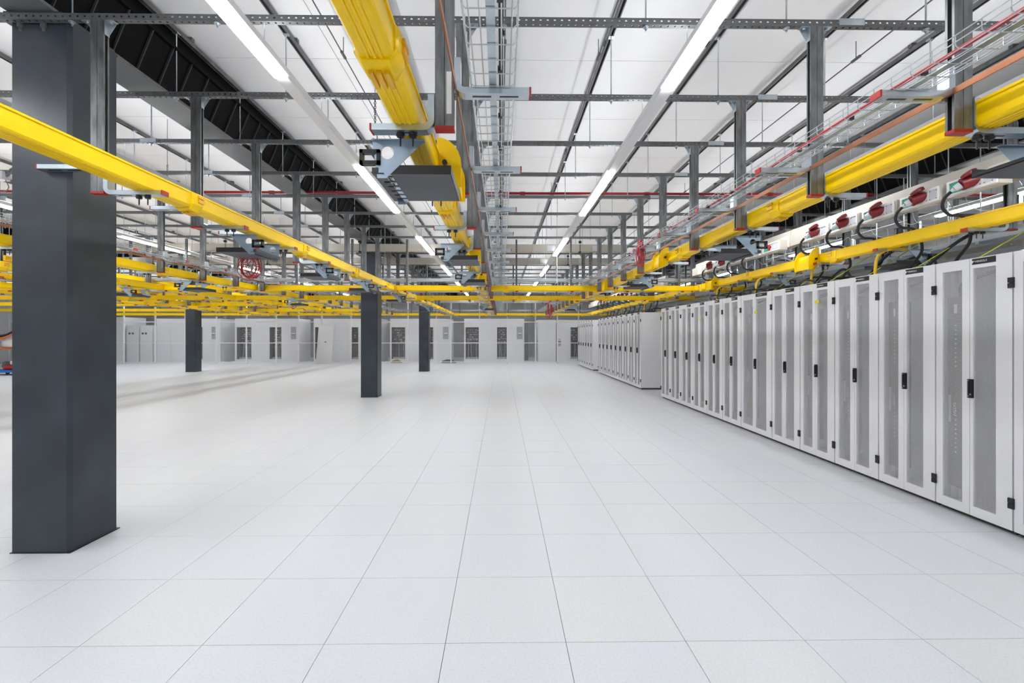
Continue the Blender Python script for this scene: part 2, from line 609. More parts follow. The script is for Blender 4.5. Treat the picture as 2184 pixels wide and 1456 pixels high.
sleeve_me = MB().sheet([(-hs - .004, hs + .006), (-hs - .004, -hs + .004)], 'x', -.09, .09).box(-.09, .09, -hs - .006, -hs - .002, -hs + .002, hs + .006).box(-.09, .09, -hs - .006, hs + .006, hs + .004, hs + .008).mesh('coupling_sleeve', 'zinc')
NCH = 21
for n in range(NCH):
    y = Y0C + PC * n
    t = thing('cross_strut', f'perforated steel cross strut hung on rods under the ceiling, {nth(n)} from the viewer', 'strut', (0, y, CH_Z), 'cross struts on threaded rods')
    put('strut', chan_me, t)
    put('strut_lip', lip_me, t)
    for x in (-10.5, -4.0, 2.47, 8.9):
        put('coupling_sleeve', sleeve_me, t, (x, 0, 0))
    for x in RAILS:
        if abs(x * F_PX / y) < 1200:
            r = put('threaded_rod', rod_me, t, (x, 0, 0))
            if n < 9:
                put('washer', wash_me, r)
                put('rail_plate', hook_me, r)

# thin tension cables and aspirating tubes along the ceiling
for x, lab in ((-1.50, 'thin tension rod under the ceiling beside the yellow centre tray'), (.93, 'thin tension rod hugging a ceiling rail near the bright luminaire'), (3.42, 'thin tension rod with small eye fittings above the copper bar side')):
    t = thing('tension_rod', lab, 'rod', (x, 0, 0))
    MB().tube([(0, -4, 4.19), (0, 28, 4.19)], .0065, 6).build('rod', 'rail', t)
    dm = MB().tube([(0, .25, 4.19), (0, .25, 4.36)], .004, 5).cyl((0, .2, 4.19), (0, .3, 4.19), .014, 8).mesh('drop_rod', 'rail')
    for k in range(4, 20, 4):
        put('drop_rod', dm, t, (0, k, 0))
    em = MB().cyl((0, -.03, 4.19), (0, .03, 4.19), .016, 8).tube([(.02 * math.cos(a), 0, 4.15 + .02 * math.sin(a)) for a in [i * math.pi / 4 for i in range(8)]], .005, 5, closed=True).mesh('eye_fitting', 'rail')
    for yk in (3.3, 6.4, 7.3, 9.6):
        put('eye_fitting', em, t, (0, yk, 0))

# red sprinkler main lying on the fifth cross strut
t = thing('sprinkler_pipe', 'dark red sprinkler pipe crossing the hall above a cross strut', 'pipe', (0, 7.14, 3.80))
MB().tube([(-25, 0, 0), (9.8, 0, 0)], .021, 10).build('pipe', 'redpipe', t)
pj_me = MB().cyl((.3, 0, 0), (.38, 0, 0), .028, 10).mesh('pipe_joint', 'redpipe')
for k in range(-14, 9, 2):
    put('pipe_joint', pj_me, t, (k, 0, 0))

# ------------------------------------------------------------------ luminaires
LZ = 3.47
diff_me = MB().sheet([(-.052, .012), (-.044, -.016), (.044, -.016), (.052, .012)], 'y', 0, 1.90).mesh('diffuser', 'lamp')
blank_me = MB().prism([(-.052, .012), (-.048, -.004), (.048, -.004), (.052, .012)], 'y', 1.91, 3.69).mesh('blank_cover', 'lampbody')
clipz_me = MB().box(-.008, .008, -.012, .012, .06, .085).tube([(0, 0, .08), (0, 0, 3.71 - LZ)], .0025, 4).mesh('hanger_clip', 'zinc')


def luminaire(x, label, start=5.60, y0=-4.0, y1=29):
    t = thing('light_trunking', label, 'light', (x, 0, LZ))
    p = [(-.056, .012), (-.050, .065), (.050, .065), (.056, .012)]
    MB().prism(p, 'y', y0, y1).build('housing', 'lampbody', t)
    MB().add([(-.045, y0, .067), (.045, y0, .067), (.045, y1, .067), (-.045, y1, .067)], [(0, 1, 2, 3)]).build('added_fill_strip', 'fillglow', t)  # added glowing strip, hidden from below, lifts the ceiling brightness
    y = start - 3.7 * 2
    while y < y1 - 2.2:
        if y >= y0:
            put('diffuser', diff_me, t, (0, y, 0))
            put('blank_cover', blank_me, t, (0, y, 0))
        y += 3.7
    for n in range(10):
        put('hanger_clip', clipz_me, t, (0, Y0C + PC * n, 0))
    return t


for x, lab in ((-18.9, 'row of lit linear luminaires near the far left wall'), (-16.0, 'row of lit linear luminaires sixth from the server cabinets'), (-13.1, 'row of lit linear luminaires over the outer column line'),
               (-10.35, 'row of lit linear luminaires just inside the outer column line'), (-7.51, 'row of lit linear luminaires seen beside the nearest column'),
               (-4.28, 'row of lit linear luminaires just behind the yellow tray at the nearest column'), (-1.655, 'row of lit linear luminaires to the left of the centre yellow tray'),
               (1.313, 'row of lit linear luminaires between the wire baskets'), (4.05, 'row of lit linear luminaires above the front cabinets'), (7.14, 'row of lit linear luminaires behind the socket trunking')):
    luminaire(x, lab, 5.29 if x > 0 else 5.16)

# ------------------------------------------------------------------ overhead runs: posts, arms, yellow trays, baskets, copper
def c_profile(s):
    """one strut, open towards s*X"""
    a, t_, d, lip = .0445, .003, .0225, .012
    o = [(.0015, -d), (a, -d), (a, -d + lip), (a - t_, -d + lip), (a - t_, -d + t_), (t_, -d + t_), (t_, d - t_), (a - t_, d - t_), (a - t_, d - lip), (a, d - lip), (a, d), (.0015, d)]
    return [(s * x, y) for x, y in o]


POST_TOP, POST_BOT = CH_Z - .021, 2.52
strut_me = {s: MB().prism(c_profile(s), 'z', POST_BOT - POST_TOP, 0).mesh('strut_half', 'galv') for s in (-1, 1)}
cap_me = MB().box(-.046, .046, -.024, .024, -.012, .004).mesh('end_cap', 'red')
bracket_me = {}
for s in (-1, 1):
    br = MB()
    br.prism([(s * .046, -.10), (s * .050, -.10), (s * .050, -.006), (s * .11, -.006), (s * .11, -.001), (s * .046, -.001)], 'y', -.02, .02)
    br.prism([(s * .050, -.085), (s * .050, -.006), (s * .10, -.006)], 'y', .017, .020)
    br.cyl((s * .08, 0, -.006), (s * .08, 0, -.018), .009, 6)
    bracket_me[s] = br.mesh('head_bracket', 'zinc')


def arm_mesh(length, s):
    """bent arm leaving the post towards s*X; origin at the post face, underside of the level leg at z=0"""
    w, th, R, up = .03, .03, .05, .20
    path = [(0.0, up), (0.0, R + .03)]
    for k in range(1, 6):
        a = math.pi / 2 * k / 5
        path.append((R - R * math.cos(a), .03 + R - R * math.sin(a)))
    path.append((length, .03))
    inner = []
    for i, p in enumerate(path):
        a = path[max(0, i - 1)]
        c = path[min(len(path) - 1, i + 1)]
        dx, dz = c[0] - a[0], c[1] - a[1]
        L = math.hypot(dx, dz)
        inner.append((p[0] - dz / L * th, p[1] + dx / L * th))
    vs_, fs = [], []
    for yy_ in (-w, w):
        vs_ += [(s * (q[0]), yy_, q[1] - .03) for q in path]
        vs_ += [(s * (q[0]), yy_, q[1] - .03) for q in inner]
    n = len(path)
    for i in range(n - 1):
        fs += [(i, i + 1, n + i + 1, n + i), (2 * n + i, 3 * n + i, 3 * n + i + 1, 2 * n + i + 1), (i, 2 * n + i, 2 * n + i + 1, i + 1), (n + i, n + i + 1, 3 * n + i + 1, 3 * n + i)]
    fs += [(0, n, 3 * n, 2 * n), (n - 1, 3 * n - 1, 4 * n - 1, 2 * n - 1)]
    return MB().add(vs_, fs).mesh('arm', 'zinc')


SLOT_MAT = 'black'
slot_me = MB().box(-.045, .045, -.006, .006, -.0012, .001).mesh('slot', SLOT_MAT)
tip_me = {}
knob = MB()
knob.cyl((0, 0, 0), (0, 0, -.022), .017, 8).cyl((0, 0, -.006), (0, 0, -.016), .021, 6).cyl((0, 0, -.02), (0, 0, -.065), .0045, 6)
knob_me = knob.mesh('wing_nut', 'black')
tipb = {s: MB().box(min(0, s * .009), max(0, s * .009), -.031, .031, -.001, .031).mesh('arm_cap', 'red') for s in (-1, 1)}

TRAY_Z = 2.53
ARM_CACHE = {}


def arm(parent, name, x_face, s, length, z, knobs_at=None):
    key = (round(length, 3), s)
    if key not in ARM_CACHE:
        ARM_CACHE[key] = arm_mesh(length, s)
    a = put(name, ARM_CACHE[key], parent, (x_face, 0, z))
    put('arm_cap', tipb[s], a, (s * (length - .004), 0, 0))
    for q in (.13, .26):
        if q < length - .06:
            put('slot', slot_me, a, (s * q, 0, 0))
    if knobs_at:
        for q in knobs_at:
            put('wing_nut', knob_me, a, (q - x_face, 0, 0))
    return a


def post(x, n, kind, tray_x, where, detail=2, basket=True):
    """kind -1: tray on the low-X side, basket on the high-X side; +1 the other way"""
    y = Y0C + PC * n
    t = thing('hanger_post', f'hanging double steel post, {nth(n)} from the viewer {where}', 'post', (x, y, 0), 'posts hanging ' + where)
    for s in (-1, 1):
        put('strut_half', strut_me[s], t, (0, 0, POST_TOP))
        put('head_bracket', bracket_me[s], t, (0, 0, POST_TOP))
    put('end_cap', cap_me, t, (0, 0, POST_BOT))
    tl = abs(tray_x - x) + .10
    arm(t, 'tray_arm', kind * .047, kind, max(.30, tl), TRAY_Z - .03, (tray_x - x - .03, tray_x - x + .03) if detail > 1 else None)
    if basket:
        arm(t, 'basket_arm', -kind * .047, -kind, .36, 2.675)
    return t


# tray cross-section (x across, z up), wall with lip and ribs
W_, H_, T_ = .066, .122, .004


def tray_profile():
    w, h, t_ = W_, H_, T_
    out = [(-w, h), (-w - .006, h), (-w - .006, h - .012), (-w, h - .012), (-w, .016), (-w + .006, .006), (-w + .014, .0)]
    for c in (-.024, 0, .024):
        out += [(c - .008, 0), (c - .005, -.005), (c + .005, -.005), (c + .008, 0)]
    out += [(w - .014, 0), (w - .006, .006), (w, .016), (w, h - .012), (w + .006, h - .012), (w + .006, h), (w, h)]
    inner = [(w - t_, h), (w - t_, .018), (w - .016, t_), (-w + .016, t_), (-w + t_, .018), (-w + t_, h)]
    return out + inner


def coupler(axis_len=.13):
    b_ = MB()
    w, h = W_ + .006, H_ - .004
    secs = [(-.075, .001), (-.06, .009), (-.01, .013), (.03, .012), (.055, .001)]
    prof = lambda g: [(-w - g, h), (-w - g, .03), (-w * .72, -.008 - g), (w * .72, -.008 - g), (w + g, .03), (w + g, h), (w - .008, h), (w - .008, .03), (w * .6, .002), (-w * .6, .002), (-w + .008, .03), (-w + .008, h)]
    vs_, fs = [], []
    m = 12
    for a, g in secs:
        vs_ += [(p[0], a, p[1]) for p in prof(g)]
    for i in range(len(secs) - 1):
        for k in range(m):
            fs.append((i * m + k, i * m + (k + 1) % m, (i + 1) * m + (k + 1) % m, (i + 1) * m + k))
    fs += [(0, 1, 2, 3, 4, 5, 6, 7, 8, 9, 10, 11)[::-1]]
    fs += [tuple(range((len(secs) - 1) * m, len(secs) * m))]
    b_.add(vs_, fs)
    return b_


def clips():
    b_ = MB()
    for c in (-.03, 0, .03):
        b_.box(c - .009, c + .009, -.03, .075, -.034, -.018)
    for s in (-1, 1):
        b_.box(s * .083 - .012, s * .083 + .012, -.02, .05, .05, .075)
        b_.box(s * .083 - .012, s * .083 + .012, -.02, .05, .085, .105)
    return b_


COUP, CLIP = coupler().mesh('coupler', 'yellow'), clips().mesh('clip', 'yellow2')
SECT = {}


def trough(parent, L, y, cross=False):
    key = round(L, 3)
    if key not in SECT:
        SECT[key] = MB().prism(tray_profile(), 'y', 0, L).mesh('trough', 'yellow')
    return put('trough', SECT[key], parent, (0, y, 0))


def spill(parent, y, s, big=1.0):
    """flared waterfall exit on the s*X side of a tray"""
    b_ = MB()
    R = .16 * big
    L = .26 * big
    x0 = s * (W_ - .01)
    arc = []
    for k in range(9):
        a = math.pi / 2 * k / 8
        arc.append((x0 + s * R * math.sin(a) * .75, .10 - R * (1 - math.cos(a)) + .06 * math.sin(a * 2)))
    vs_, fs = [], []
    n = len(arc)
    for off in (0, .006):
        for yy_ in (-L / 2, L / 2):
            vs_ += [(p[0] - s * off * .3, yy_, p[1] - off) for p in arc]
    for i in range(n - 1):
        fs += [(i, i + 1, n + i + 1, n + i), (2 * n + i, 3 * n + i, 3 * n + i + 1, 2 * n + i + 1), (i, 2 * n + i, 2 * n + i + 1, i + 1), (n + i, n + i + 1, 3 * n + i + 1, 3 * n + i)]
    b_.add(vs_, fs)
    for yy_ in (-L / 2 - .008, L / 2):         # rounded side cheeks
        pts = [(x0, .0), (x0, .20 * big)] + [(x0 + s * (R * .85) * math.sin(a), .20 * big - (R * .95) * (1 - math.cos(a))) for a in [math.pi / 2 * k / 6 for k in range(1, 7)]] + [(x0 + s * R * .85, -.08 * big), (x0 + s * R * .6, -.08 * big)]
        b_.prism(pts, 'y', yy_, yy_ + .008)
    o = b_.build('waterfall_exit', 'yellow', parent, (0, y, 0))
    MB().cyl((x0 + s * .05, -L / 2 - .03, .06), (x0 + s * .05, -L / 2 - .005, .06), .016, 8).build('latch', 'black', o)
    return o


def yellow_run(x, label, y0, y1, first, spills=()):
    t = thing('yellow_cable_tray', label, 'cable tray', (x, 0, TRAY_Z), 'yellow fibre trays running lengthwise')
    ys = [y0] + [first + 1.98 * k for k in range(40) if y0 + .3 < first + 1.98 * k < y1 - .2] + [y1]
    for a, c in zip(ys, ys[1:]):
        trough(t, c - a - .004, a + .002)
    for c in ys[1:-1]:
        o = put('coupler', COUP, t, (0, c, 0))
        put('clip', CLIP, o)
    for y, s, bg in spills:
        spill(t, y, s, bg)
    return t


def yellow_cross(y, label, x0, x1, first):
    t = thing('yellow_cross_tray', label, 'cable tray', (0, y, TRAY_Z), 'yellow fibre trays crossing the hall')
    t.rotation_euler = (0, 0, -math.pi / 2)      # local +y -> world +x
    xs = [x0] + [first + 2.5 * k for k in range(40) if x0 + .3 < first + 2.5 * k < x1 - .2] + [x1]
    for a, c in zip(xs, xs[1:]):
        trough(t, c - a - .004, a + .002)
    for c in xs[1:-1]:
        o = put('coupler', COUP, t, (0, c, 0))
        put('clip', CLIP, o)
    return t


def basket(xc, label, y0, y1, zb=2.705, cable=None):
    t = thing('wire_basket', label, 'cable basket', (xc, 0, zb), 'wire mesh cable baskets')
    w, h, r = .10, .05, .0028
    b_ = MB()
    for px_, pz in ((-w - .004, h), (-w - .004, h * .45), (-w * .8, 0), (-w * .4, 0), (w * .4, 0), (w * .8, 0), (w + .004, h * .45), (w + .004, h)):
        b_.tube([(px_, y0, pz), (px_, y1, pz)], r, 4, caps=False)
    y = y0
    while y < y1:
        b_.tube([(-w, y, h), (-w, y, .012), (-w + .012, y, 0), (w - .012, y, 0), (w, y, .012), (w, y, h)], r, 4, caps=False)
        y += .1
    stuff(b_.build('wire_mesh', 'wire', t))
    MB().box(-.017, .017, y0, y1, .004, .007).build('slotted_strip', 'zinc', t)
    if cable:
        pts = []
        y = y0
        while y < y1:
            pts.append((-.055 + .012 * math.sin(y * 2.1), y, .010 + .006 * abs(math.sin(y * 1.7))))
            y += .2
        if cable == 'cable':
            pts = [(.035, p[1], p[2]) for p in pts]
        MB().tube(pts, .009 if cable != 'cable' else .006, 6).build('laid_cable', cable, t)
        tb = MB()
        y = y0
        while y < min(y1, 8):
            xt = .035 if cable == 'cable' else -.055
            tb.box(xt - .011, xt + .011, y - .008, y + .008, -.004, .02)
            y += .42
        stuff(tb.build('cable_tie', 'black', t))
    return t


cbolt_me = MB().cyl((-.012, 0, 0), (.012, 0, 0), .009, 8).mesh('bolt', 'zinc')


def copper(x, label, y0, y1, z=2.70):
    t = thing('copper_bar', label, 'earth bar', (x, 0, z), 'copper earth bars')
    MB().box(-.003, .003, y0, y1, -.015, .015).build('bar', 'copper', t)
    for n in range(NCH):
        y = Y0C + PC * n
        if y0 < y < min(y1, 12):
            put('bolt', cbolt_me, t, (0, y, 0))
    return t


RUNS = [  # x, kind, tray x, basket x, copper x, words, post range, y range, first coupler
    (-.27, -1, -.453, -.04, -.215, 'beside the centre tray', (0, 21), (.3, 23.2), 1.68),
    (2.225, 1, 2.346, 1.96, 2.168, 'beside the basket with red cable', (0, 21), (.3, 23.2), 1.72),
    (-2.79, 1, -2.49, None, None, 'in the row passing the nearest column', (1, 21), (.3, 23.2), 3.58),
    (4.78, -1, 4.488, 5.05, 4.72, 'in the row above the cabinets', (1, 21), (.5, 23.2), 5.9),
    (-5.37, -1, -5.60, -5.12, -5.31, 'one row behind the nearest column', (3, 21), (1.5, 23.2), 7.4),
    (-7.90, 1, -7.66, None, -7.95, 'two rows behind the nearest column', (4, 21), (2.2, 23.2), 6.9),
    (-10.45, -1, -10.65, None, -10.39, 'three rows behind the nearest column', (5, 21), (3, 23.2), 8.3),
    (-12.2, 1, -11.95, None, -12.26, 'four rows behind the nearest column', (7, 21), (4, 23.2), 9.1),
    (7.32, 1, 7.55, 7.02, 7.26, 'behind the socket trunking', (2, 21), (2, 23.2), 6.3),
]
WORDS = ['with a ribbed underside overhead in the middle of the hall', 'beside the basket with the red cable', 'passing in front of the nearest column', 'directly above the front cabinets',
         'behind the nearest column, first row', 'two rows behind the nearest column', 'three rows behind the nearest column', 'four rows behind the nearest column', 'behind the socket trunking']
SHORT = ['overhead in the middle of the hall', 'holding the red cable row', '', 'above the front cabinets', 'one row behind the nearest column', 'two rows behind the nearest column', 'three rows behind the nearest column', 'four rows behind the nearest column', 'behind the socket trunking']
SHORT[1] = 'beside the red cable'
SPILLS = {0: ((2.90, 1, 1.1), (5.6, 1, 1), (8.0, 1, 1)), 1: ((6.2, -1, 1), (9.4, -1, 1)), 3: ((6.3, -1, 1.1), (9.2, -1, 1)), 2: ()}
for i, (x, kind, tx, bx, cx_, words, (n0, n1), (y0, y1), first) in enumerate(RUNS):
    for n in range(n0, n1):
        post(x, n, kind, tx, words, detail=2 if n < 8 and i < 5 else 1, basket=bx is not None or i in (2, 5, 6))
    yellow_run(tx, 'yellow cable tray ' + WORDS[i], y0, y1, first, SPILLS.get(i, ()))
    if bx is not None:
        basket(bx, 'wire mesh basket next to the yellow tray ' + SHORT[i], y0, y1 - .5, cable={0: 'cable', 1: 'redcable', 4: 'redcable'}.get(i))
    if cx_ is not None:
        copper(cx_, 'flat copper earth bar next to the yellow tray ' + SHORT[i], y0, y1 - .5)

for x, lab in ((-8.16, 'upper yellow cable tray two rows behind the nearest column'), (-10.19, 'upper yellow cable tray three rows behind the nearest column')):
    yellow_run(x, lab, 3.0, 23.2, 5.4).location.z = 2.706

# cross trays and their slotted hangers
slot_post = MB().prism([(-.0205, -.0205), (.0205, -.0205), (.0205, .0205), (-.0205, .0205)], 'z', 2.48 - CH_Z, 0).mesh('slotted_strut', 'rail')
so = MB()
z = 2.55 - CH_Z
while z < -.05:
    so.box(-.006, .006, -.0215, -.0200, z, z + .028)
    z += .055
slots_me = so.mesh('slot_row', 'black')
dropr_me = MB().tube([(0, 0, -.02), (0, 0, 4.36 - 2.78)], .006, 5).box(-.02, .02, -.01, .23, -.03, 0).mesh('drop_rod', 'zinc')
for ci, (y, label) in enumerate(((10.2, 'nearer yellow cross tray spanning the hall in front of the second column'), (12.87, 'second yellow cross tray spanning the hall behind the second column'), (15.6, 'short third yellow cross tray beyond the nearest column'), (19.4, 'short fourth yellow cross tray beyond the nearest column'), (23.25, 'farthest yellow cross tray just before the mesh fence'))):
    xe = -6.2 if ci in (2, 3) else 9.0
    yellow_cross(y, label, -22.0, xe, -2.4 + .4 * ci)
    k = 0
    for j in range(-10, 7):
        x = -2.17 + 1.26 * (j + 1) - 1.26
        if x > xe - .4:
            continue
        if any(abs(x - r[0]) < .2 or abs(x - r[2]) < .2 for r in RUNS):
            x += .33
        t = thing('slotted_hanger', f'single slotted strut holding the {("nearer", "second", "third", "fourth", "farthest")[ci]} yellow cross tray, {nth(j + 10)} from its far left end', 'post', (x, y + .085, CH_Z), 'slotted struts of the cross trays')
        put('slotted_strut', slot_post, t)
        put('slot_row', slots_me, t)
        a = MB().box(-.03, .03, -.19, .03, 2.495 - CH_Z, 2.522 - CH_Z).build('support_foot', 'zinc', t)
        MB().box(-.031, .031, -.2, -.188, 2.494 - CH_Z, 2.523 - CH_Z).build('end_cap', 'red', a)
    # steel tray over it
    t = thing('steel_cross_tray', f'perforated galvanised tray above the {("nearer", "second", "third", "fourth", "farthest")[ci]} yellow cross tray', 'cable tray', (0, y + .28, 2.78))
    MB().sheet([(-.10, .06), (-.10, 0), (.10, 0), (.10, .06)], 'x', -20, xe).build('tray', 'ptray', t)
    MB().box(-20, xe, -.104, -.098, .054, .064).box(-20, xe, .098, .104, .054, .064).build('rim', 'zinc', t)
    for x in range(-19, int(xe), 2):
        put('drop_rod', dropr_me, t, (x + .3, -.11, 0))

# beige busbar trunking across the hall
for y, z0, label in ((10.80, 3.54, 'nearer beige busbar trunking crossing under the ceiling'), (12.72, 3.54, 'second beige busbar trunking crossing behind the second column'), (20.5, 3.0, 'far beige busbar trunking crossing just before the fence')):
    t = thing('busbar_trunking', label, 'busbar', (0, y, z0))
    xs = [-14.5, -11.0, -7.4, -4.3, -1.9, .75, 3.05]
    for a, c in zip(xs, xs[1:]):
        MB().box(a + .003, c - .003, -.06, .06, 0, .175).build('segment', 'beige', t)
    jm = MB().box(-.09, .09, -.068, .068, .02, .15).mesh('joint_cover', 'plate')
    for x in (-5.4, -1.35, -.75, 1.2, 2.3):
        put('joint_cover', jm, t, (x, 0, 0))
    hm = MB().box(-.02, .02, -.09, .09, -.03, 0).tube([(0, -.075, -.05), (0, -.075, .75 if z0 > 3.2 else 1.2)], .006, 5).cyl((0, -.075, .2), (0, -.075, .25), .035, 8).mesh('hanger', 'black')
    for x in (-13, -9.8, -6.6, -3.4, -.15, 1.9):
        put('hanger', hm, t, (x, 0, 0))

# ------------------------------------------------------------------ black patch trays under the yellow trays
def patch_tray(x, y, label, side=-1):
    t = thing('patch_tray', label, 'patch tray', (x, y, 2.33), 'black patch trays under the yellow trays')
    w, d = .15, .22
    b_ = MB().box(-w, w, -d, d, 0, .003)
    b_.build('floor_plate', 'darkplate', t)
    b_ = MB().box(-w, w, -d - .002, -d, 0, .045).box(-w, w, d, d + .002, 0, .045).box(w - .002, w, -d, d, 0, .045).box(-w, -w + .002, -d, d, .0, .02)
    b_.build('wall', 'darkbox', t)
    fp = MB()
    xs = side * (w + .06)
    fp.box(xs - .028, xs + .028, -d - .01, d + .01, 0, .004).box(min(xs, xs + side * .03), max(xs, xs + side * .03), -d - .01, d + .01, .004, .03)
    for k in range(6):
        yk = -d + .04 + k * .072
        fp.box(min(xs, side * w), max(xs, side * w), yk - .008, yk + .008, .0, .004)
    fp.build('port_panel', 'darkplate', t)
    for s in (-1, 1):
        tri = [(side * .24, .165), (side * -.02, .165), (side * .17, -.02), (side * .215, -.02)]
        if side < 0:
            tri = tri[::-1]
        bb = MB().holed(tri, (side * .165, .105), .032, 'y', s * (d + .004), s * (d + .004) + .003)
        bb.box(min(side * .24, side * -.02), max(side * .24, side * -.02), s * (d + .004) - .02, s * (d + .004) + .02, .163, .166)
        bb.build('triangle_bracket', 'bracket', t)
        if s > 0:
            continue
        g = MB()
        xh = side * (w + .10)
        for zz in (.045, .10):
            g.box(xh - .05, xh + .05, s * d - .016, s * d + .016, zz, zz + .018)
        for xx_ in (-.05, .034):
            g.box(xh + xx_, xh + xx_ + .016, s * d - .016, s * d + .016, .045, .118)
        g.build('cable_ring', 'black', t)
    return t


PT = [(-.40, 2.44, -1, 'black patch tray hanging large below the centre yellow tray'), (-.40, 4.95, -1, 'second black patch tray below the centre yellow tray'), (-.40, 7.0, -1, 'third black patch tray below the centre yellow tray'), (-.40, 14.5, -1, 'far black patch tray below the centre yellow tray'),
      (-2.60, 4.55, 1, 'black patch tray with red leads, below the tray at the nearest column'), (-2.60, 6.35, 1, 'second black patch tray below the tray at the nearest column'), (-2.60, 8.3, 1, 'third black patch tray below the tray at the nearest column'), (-2.6, 10.9, 1, 'fourth black patch tray below the tray at the nearest column'),
      (2.55, 2.02, 1, 'black patch tray at the picture edge below the tray beside the red cable'), (2.30, 4.55, 1, 'second black patch tray below the tray beside the red cable'), (2.30, 7.6, 1, 'third black patch tray below the tray beside the red cable'),
      (4.62, 5.2, 1, 'black patch tray above the nearest cabinets'), (4.62, 7.6, 1, 'black patch tray above the middle of the front cabinets'),
      (-5.5, 8.2, -1, 'black patch tray in the first row behind the nearest column'), (-5.5, 12.2, -1, 'second black patch tray in the first row behind the nearest column'), (-7.75, 9.4, 1, 'black patch tray two rows behind the nearest column'), (-10.6, 10.4, -1, 'black patch tray three rows behind the nearest column'),
      (2.30, 14.8, 1, 'farthest black patch tray below the tray beside the red cable'), (-2.6, 15.2, 1, 'farthest black patch tray below the tray at the nearest column')]
for x, y, s, lab in PT:
    patch_tray(x, y, lab, s)


def coil(pos, r, n, label, tall=1.4, matn='redcable', th=.006):
    t = thing('cable_coil', label, 'cable', pos, 'coiled red cables')
    rnd = random.Random(int(pos[1] * 100))
    for k in range(n):
        rr = r * rnd.uniform(.7, 1.15)
        ph, ox, oz = rnd.uniform(-.5, .5), rnd.uniform(-.3, .3) * r, rnd.uniform(-.15, .25) * r
        if tall > 1:          # long loops hung from one point
            h_, w_ = r * tall * rnd.uniform(1.5, 2.3), r * rnd.uniform(.25, .5)
            pts = [(w_ * math.sin(a) * (1 - .35 * math.cos(a)) * math.cos(ph * 2) + ox * .5 * (1 - math.cos(a)), w_ * math.sin(a) * math.sin(ph * 2), r * tall - h_ * (1 - math.cos(a)) / 2) for a in [i * math.pi / 12 for i in range(24)]]
        else:
            pts = [(ox + rr * .55 * math.cos(a) * math.cos(ph), rr * .55 * math.cos(a) * math.sin(ph) + rnd.uniform(-.01, .01), oz + rr * tall * math.sin(a)) for a in [i * math.pi / 12 for i in range(24)]]
        MB().tube(pts, th, 5, closed=True).build('cable_loop', matn, t)
    return t


coil((1.90, 6.05, 2.66), .12, 10, 'red cable coil hanging from the basket with the red cable', th=.0042)
coil((-2.62, 4.70, 2.245), .15, 9, 'tangled red leads under the patch tray at the nearest column', tall=.8, th=.004)
coil((-3.24, 18.47, 3.0), .3, 5, 'small red cable loops at the head of the third column', tall=.6, th=.012)
coil((1.9, 17.5, 2.55), .22, 6, 'small red cable coil far along the basket with the red cable', th=.01)

# ------------------------------------------------------------------ socket trunking over the cabinets
BX, BZ = 4.44, 2.89


def busbar_long(x, label, y0, y1, z0):
    t = thing('busbar_trunking', label, 'busbar', (x, 0, z0))
    y = y0
    while y < y1:
        MB().box(0, .10, y + .003, min(y1, y + 3.0) - .003, 0, .165).box(.08, .16, y + .003, min(y1, y + 3.0) - .003, .10, .27).build('segment', 'beige', t)
        MB().box(-.006, .106, y - .10, y + .10, -.006, .171).build('joint_cover', 'beige_box', t)
        y += 3.0
    return t


busbar_long(BX, 'beige busbar trunking carrying the red sockets over the front cabinets', .9, 10.3, BZ)
busbar_long(BX, 'beige busbar trunking carrying the far sockets over the second cabinet row', 12.2, 22.6, BZ)
busbar_long(6.75, 'lower beige busbar trunking behind the posts over the cabinets', .9, 22.6, 2.72)

lid_me = MB().cyl((0, 0, 0), (-.010, .006, .022), .060, 16).cyl((-.010, .006, .022), (-.014, .009, .030), .060, 16, .045).mesh('socket_lid', 'maroon')
sock_me = MB().cyl((.02, -.02, .01), (-.062, .03, -.02), .050, 14).cyl((-.062, .03, -.02), (-.078, .04, -.026), .056, 14).mesh('socket', 'maroon')
plug_me = MB().cyl((-.078, .04, -.026), (-.10, .075, -.05), .034, 12, .030).cyl((-.10, .075, -.05), (-.107, .10, -.066), .024, 10, .015).mesh('plug', 'plate')
button_me = MB().cyl((0, 0, 0), (-.035, 0, 0), .04, 12).mesh('red_button', 'red')


def tap_box(y, i, where, plugged=True):
    """y = near end of the box; faces -X"""
    t = thing('socket_box', f'cream tap-off box with {"red socket and plug" if plugged else "closed round red cap"} on the {where} trunking, {nth(i)} from the viewer', 'socket box', (BX, y, BZ - .037), 'socket boxes on the busbar trunking')
    L = .455
    MB().box(-.115, -.001, 0, L, 0, .155).build('body', 'beige_box', t)
    fr = MB()
    fr.box(-.132, -.115, .012, L - .07 + .06, .008, .028).box(-.132, -.115, .012, L - .01, .128, .148)
    fr.box(-.132, -.115, .012, .035, .028, .128).box(-.132, -.115, L - .035, L - .01, .028, .128).box(-.132, -.115, .125, .135, .028, .128).box(-.132, -.115, .215, .225, .028, .128)
    fr.build('frame', 'offwhite', t)
    MB().box(-.122, -.115, .225, L - .035, .028, .128).build('green_panel', 'green', t)
    for a, c in ((.035, .125), (.135, .215)):
        p = MB().box(-.125, -.115, a, c, .028, .128).build('blank_plate', 'plate', t)
        s = MB()
        for yy_ in (a + .012, c - .012):
            for zz in (.038, .118):
                s.cyl((-.125, yy_, zz), (-.128, yy_, zz), .004, 6)
        s.build('screw', 'black', p)
    if plugged:
        so_ = put('socket', sock_me, t, (-.118, .205, .088))
        put('socket_lid', lid_me, so_, (-.055, -.015, .045))
        put('plug', plug_me, so_)
    else:
        put('red_button', button_me, t, (-.118, .25, .08))
    lt = MB().box(-.10, -.03, L, L + .012, .03, .125).box(-.08, -.05, .1, .3, -.01, 0)
    lt.build('latch', 'beige_box', t)
    return t


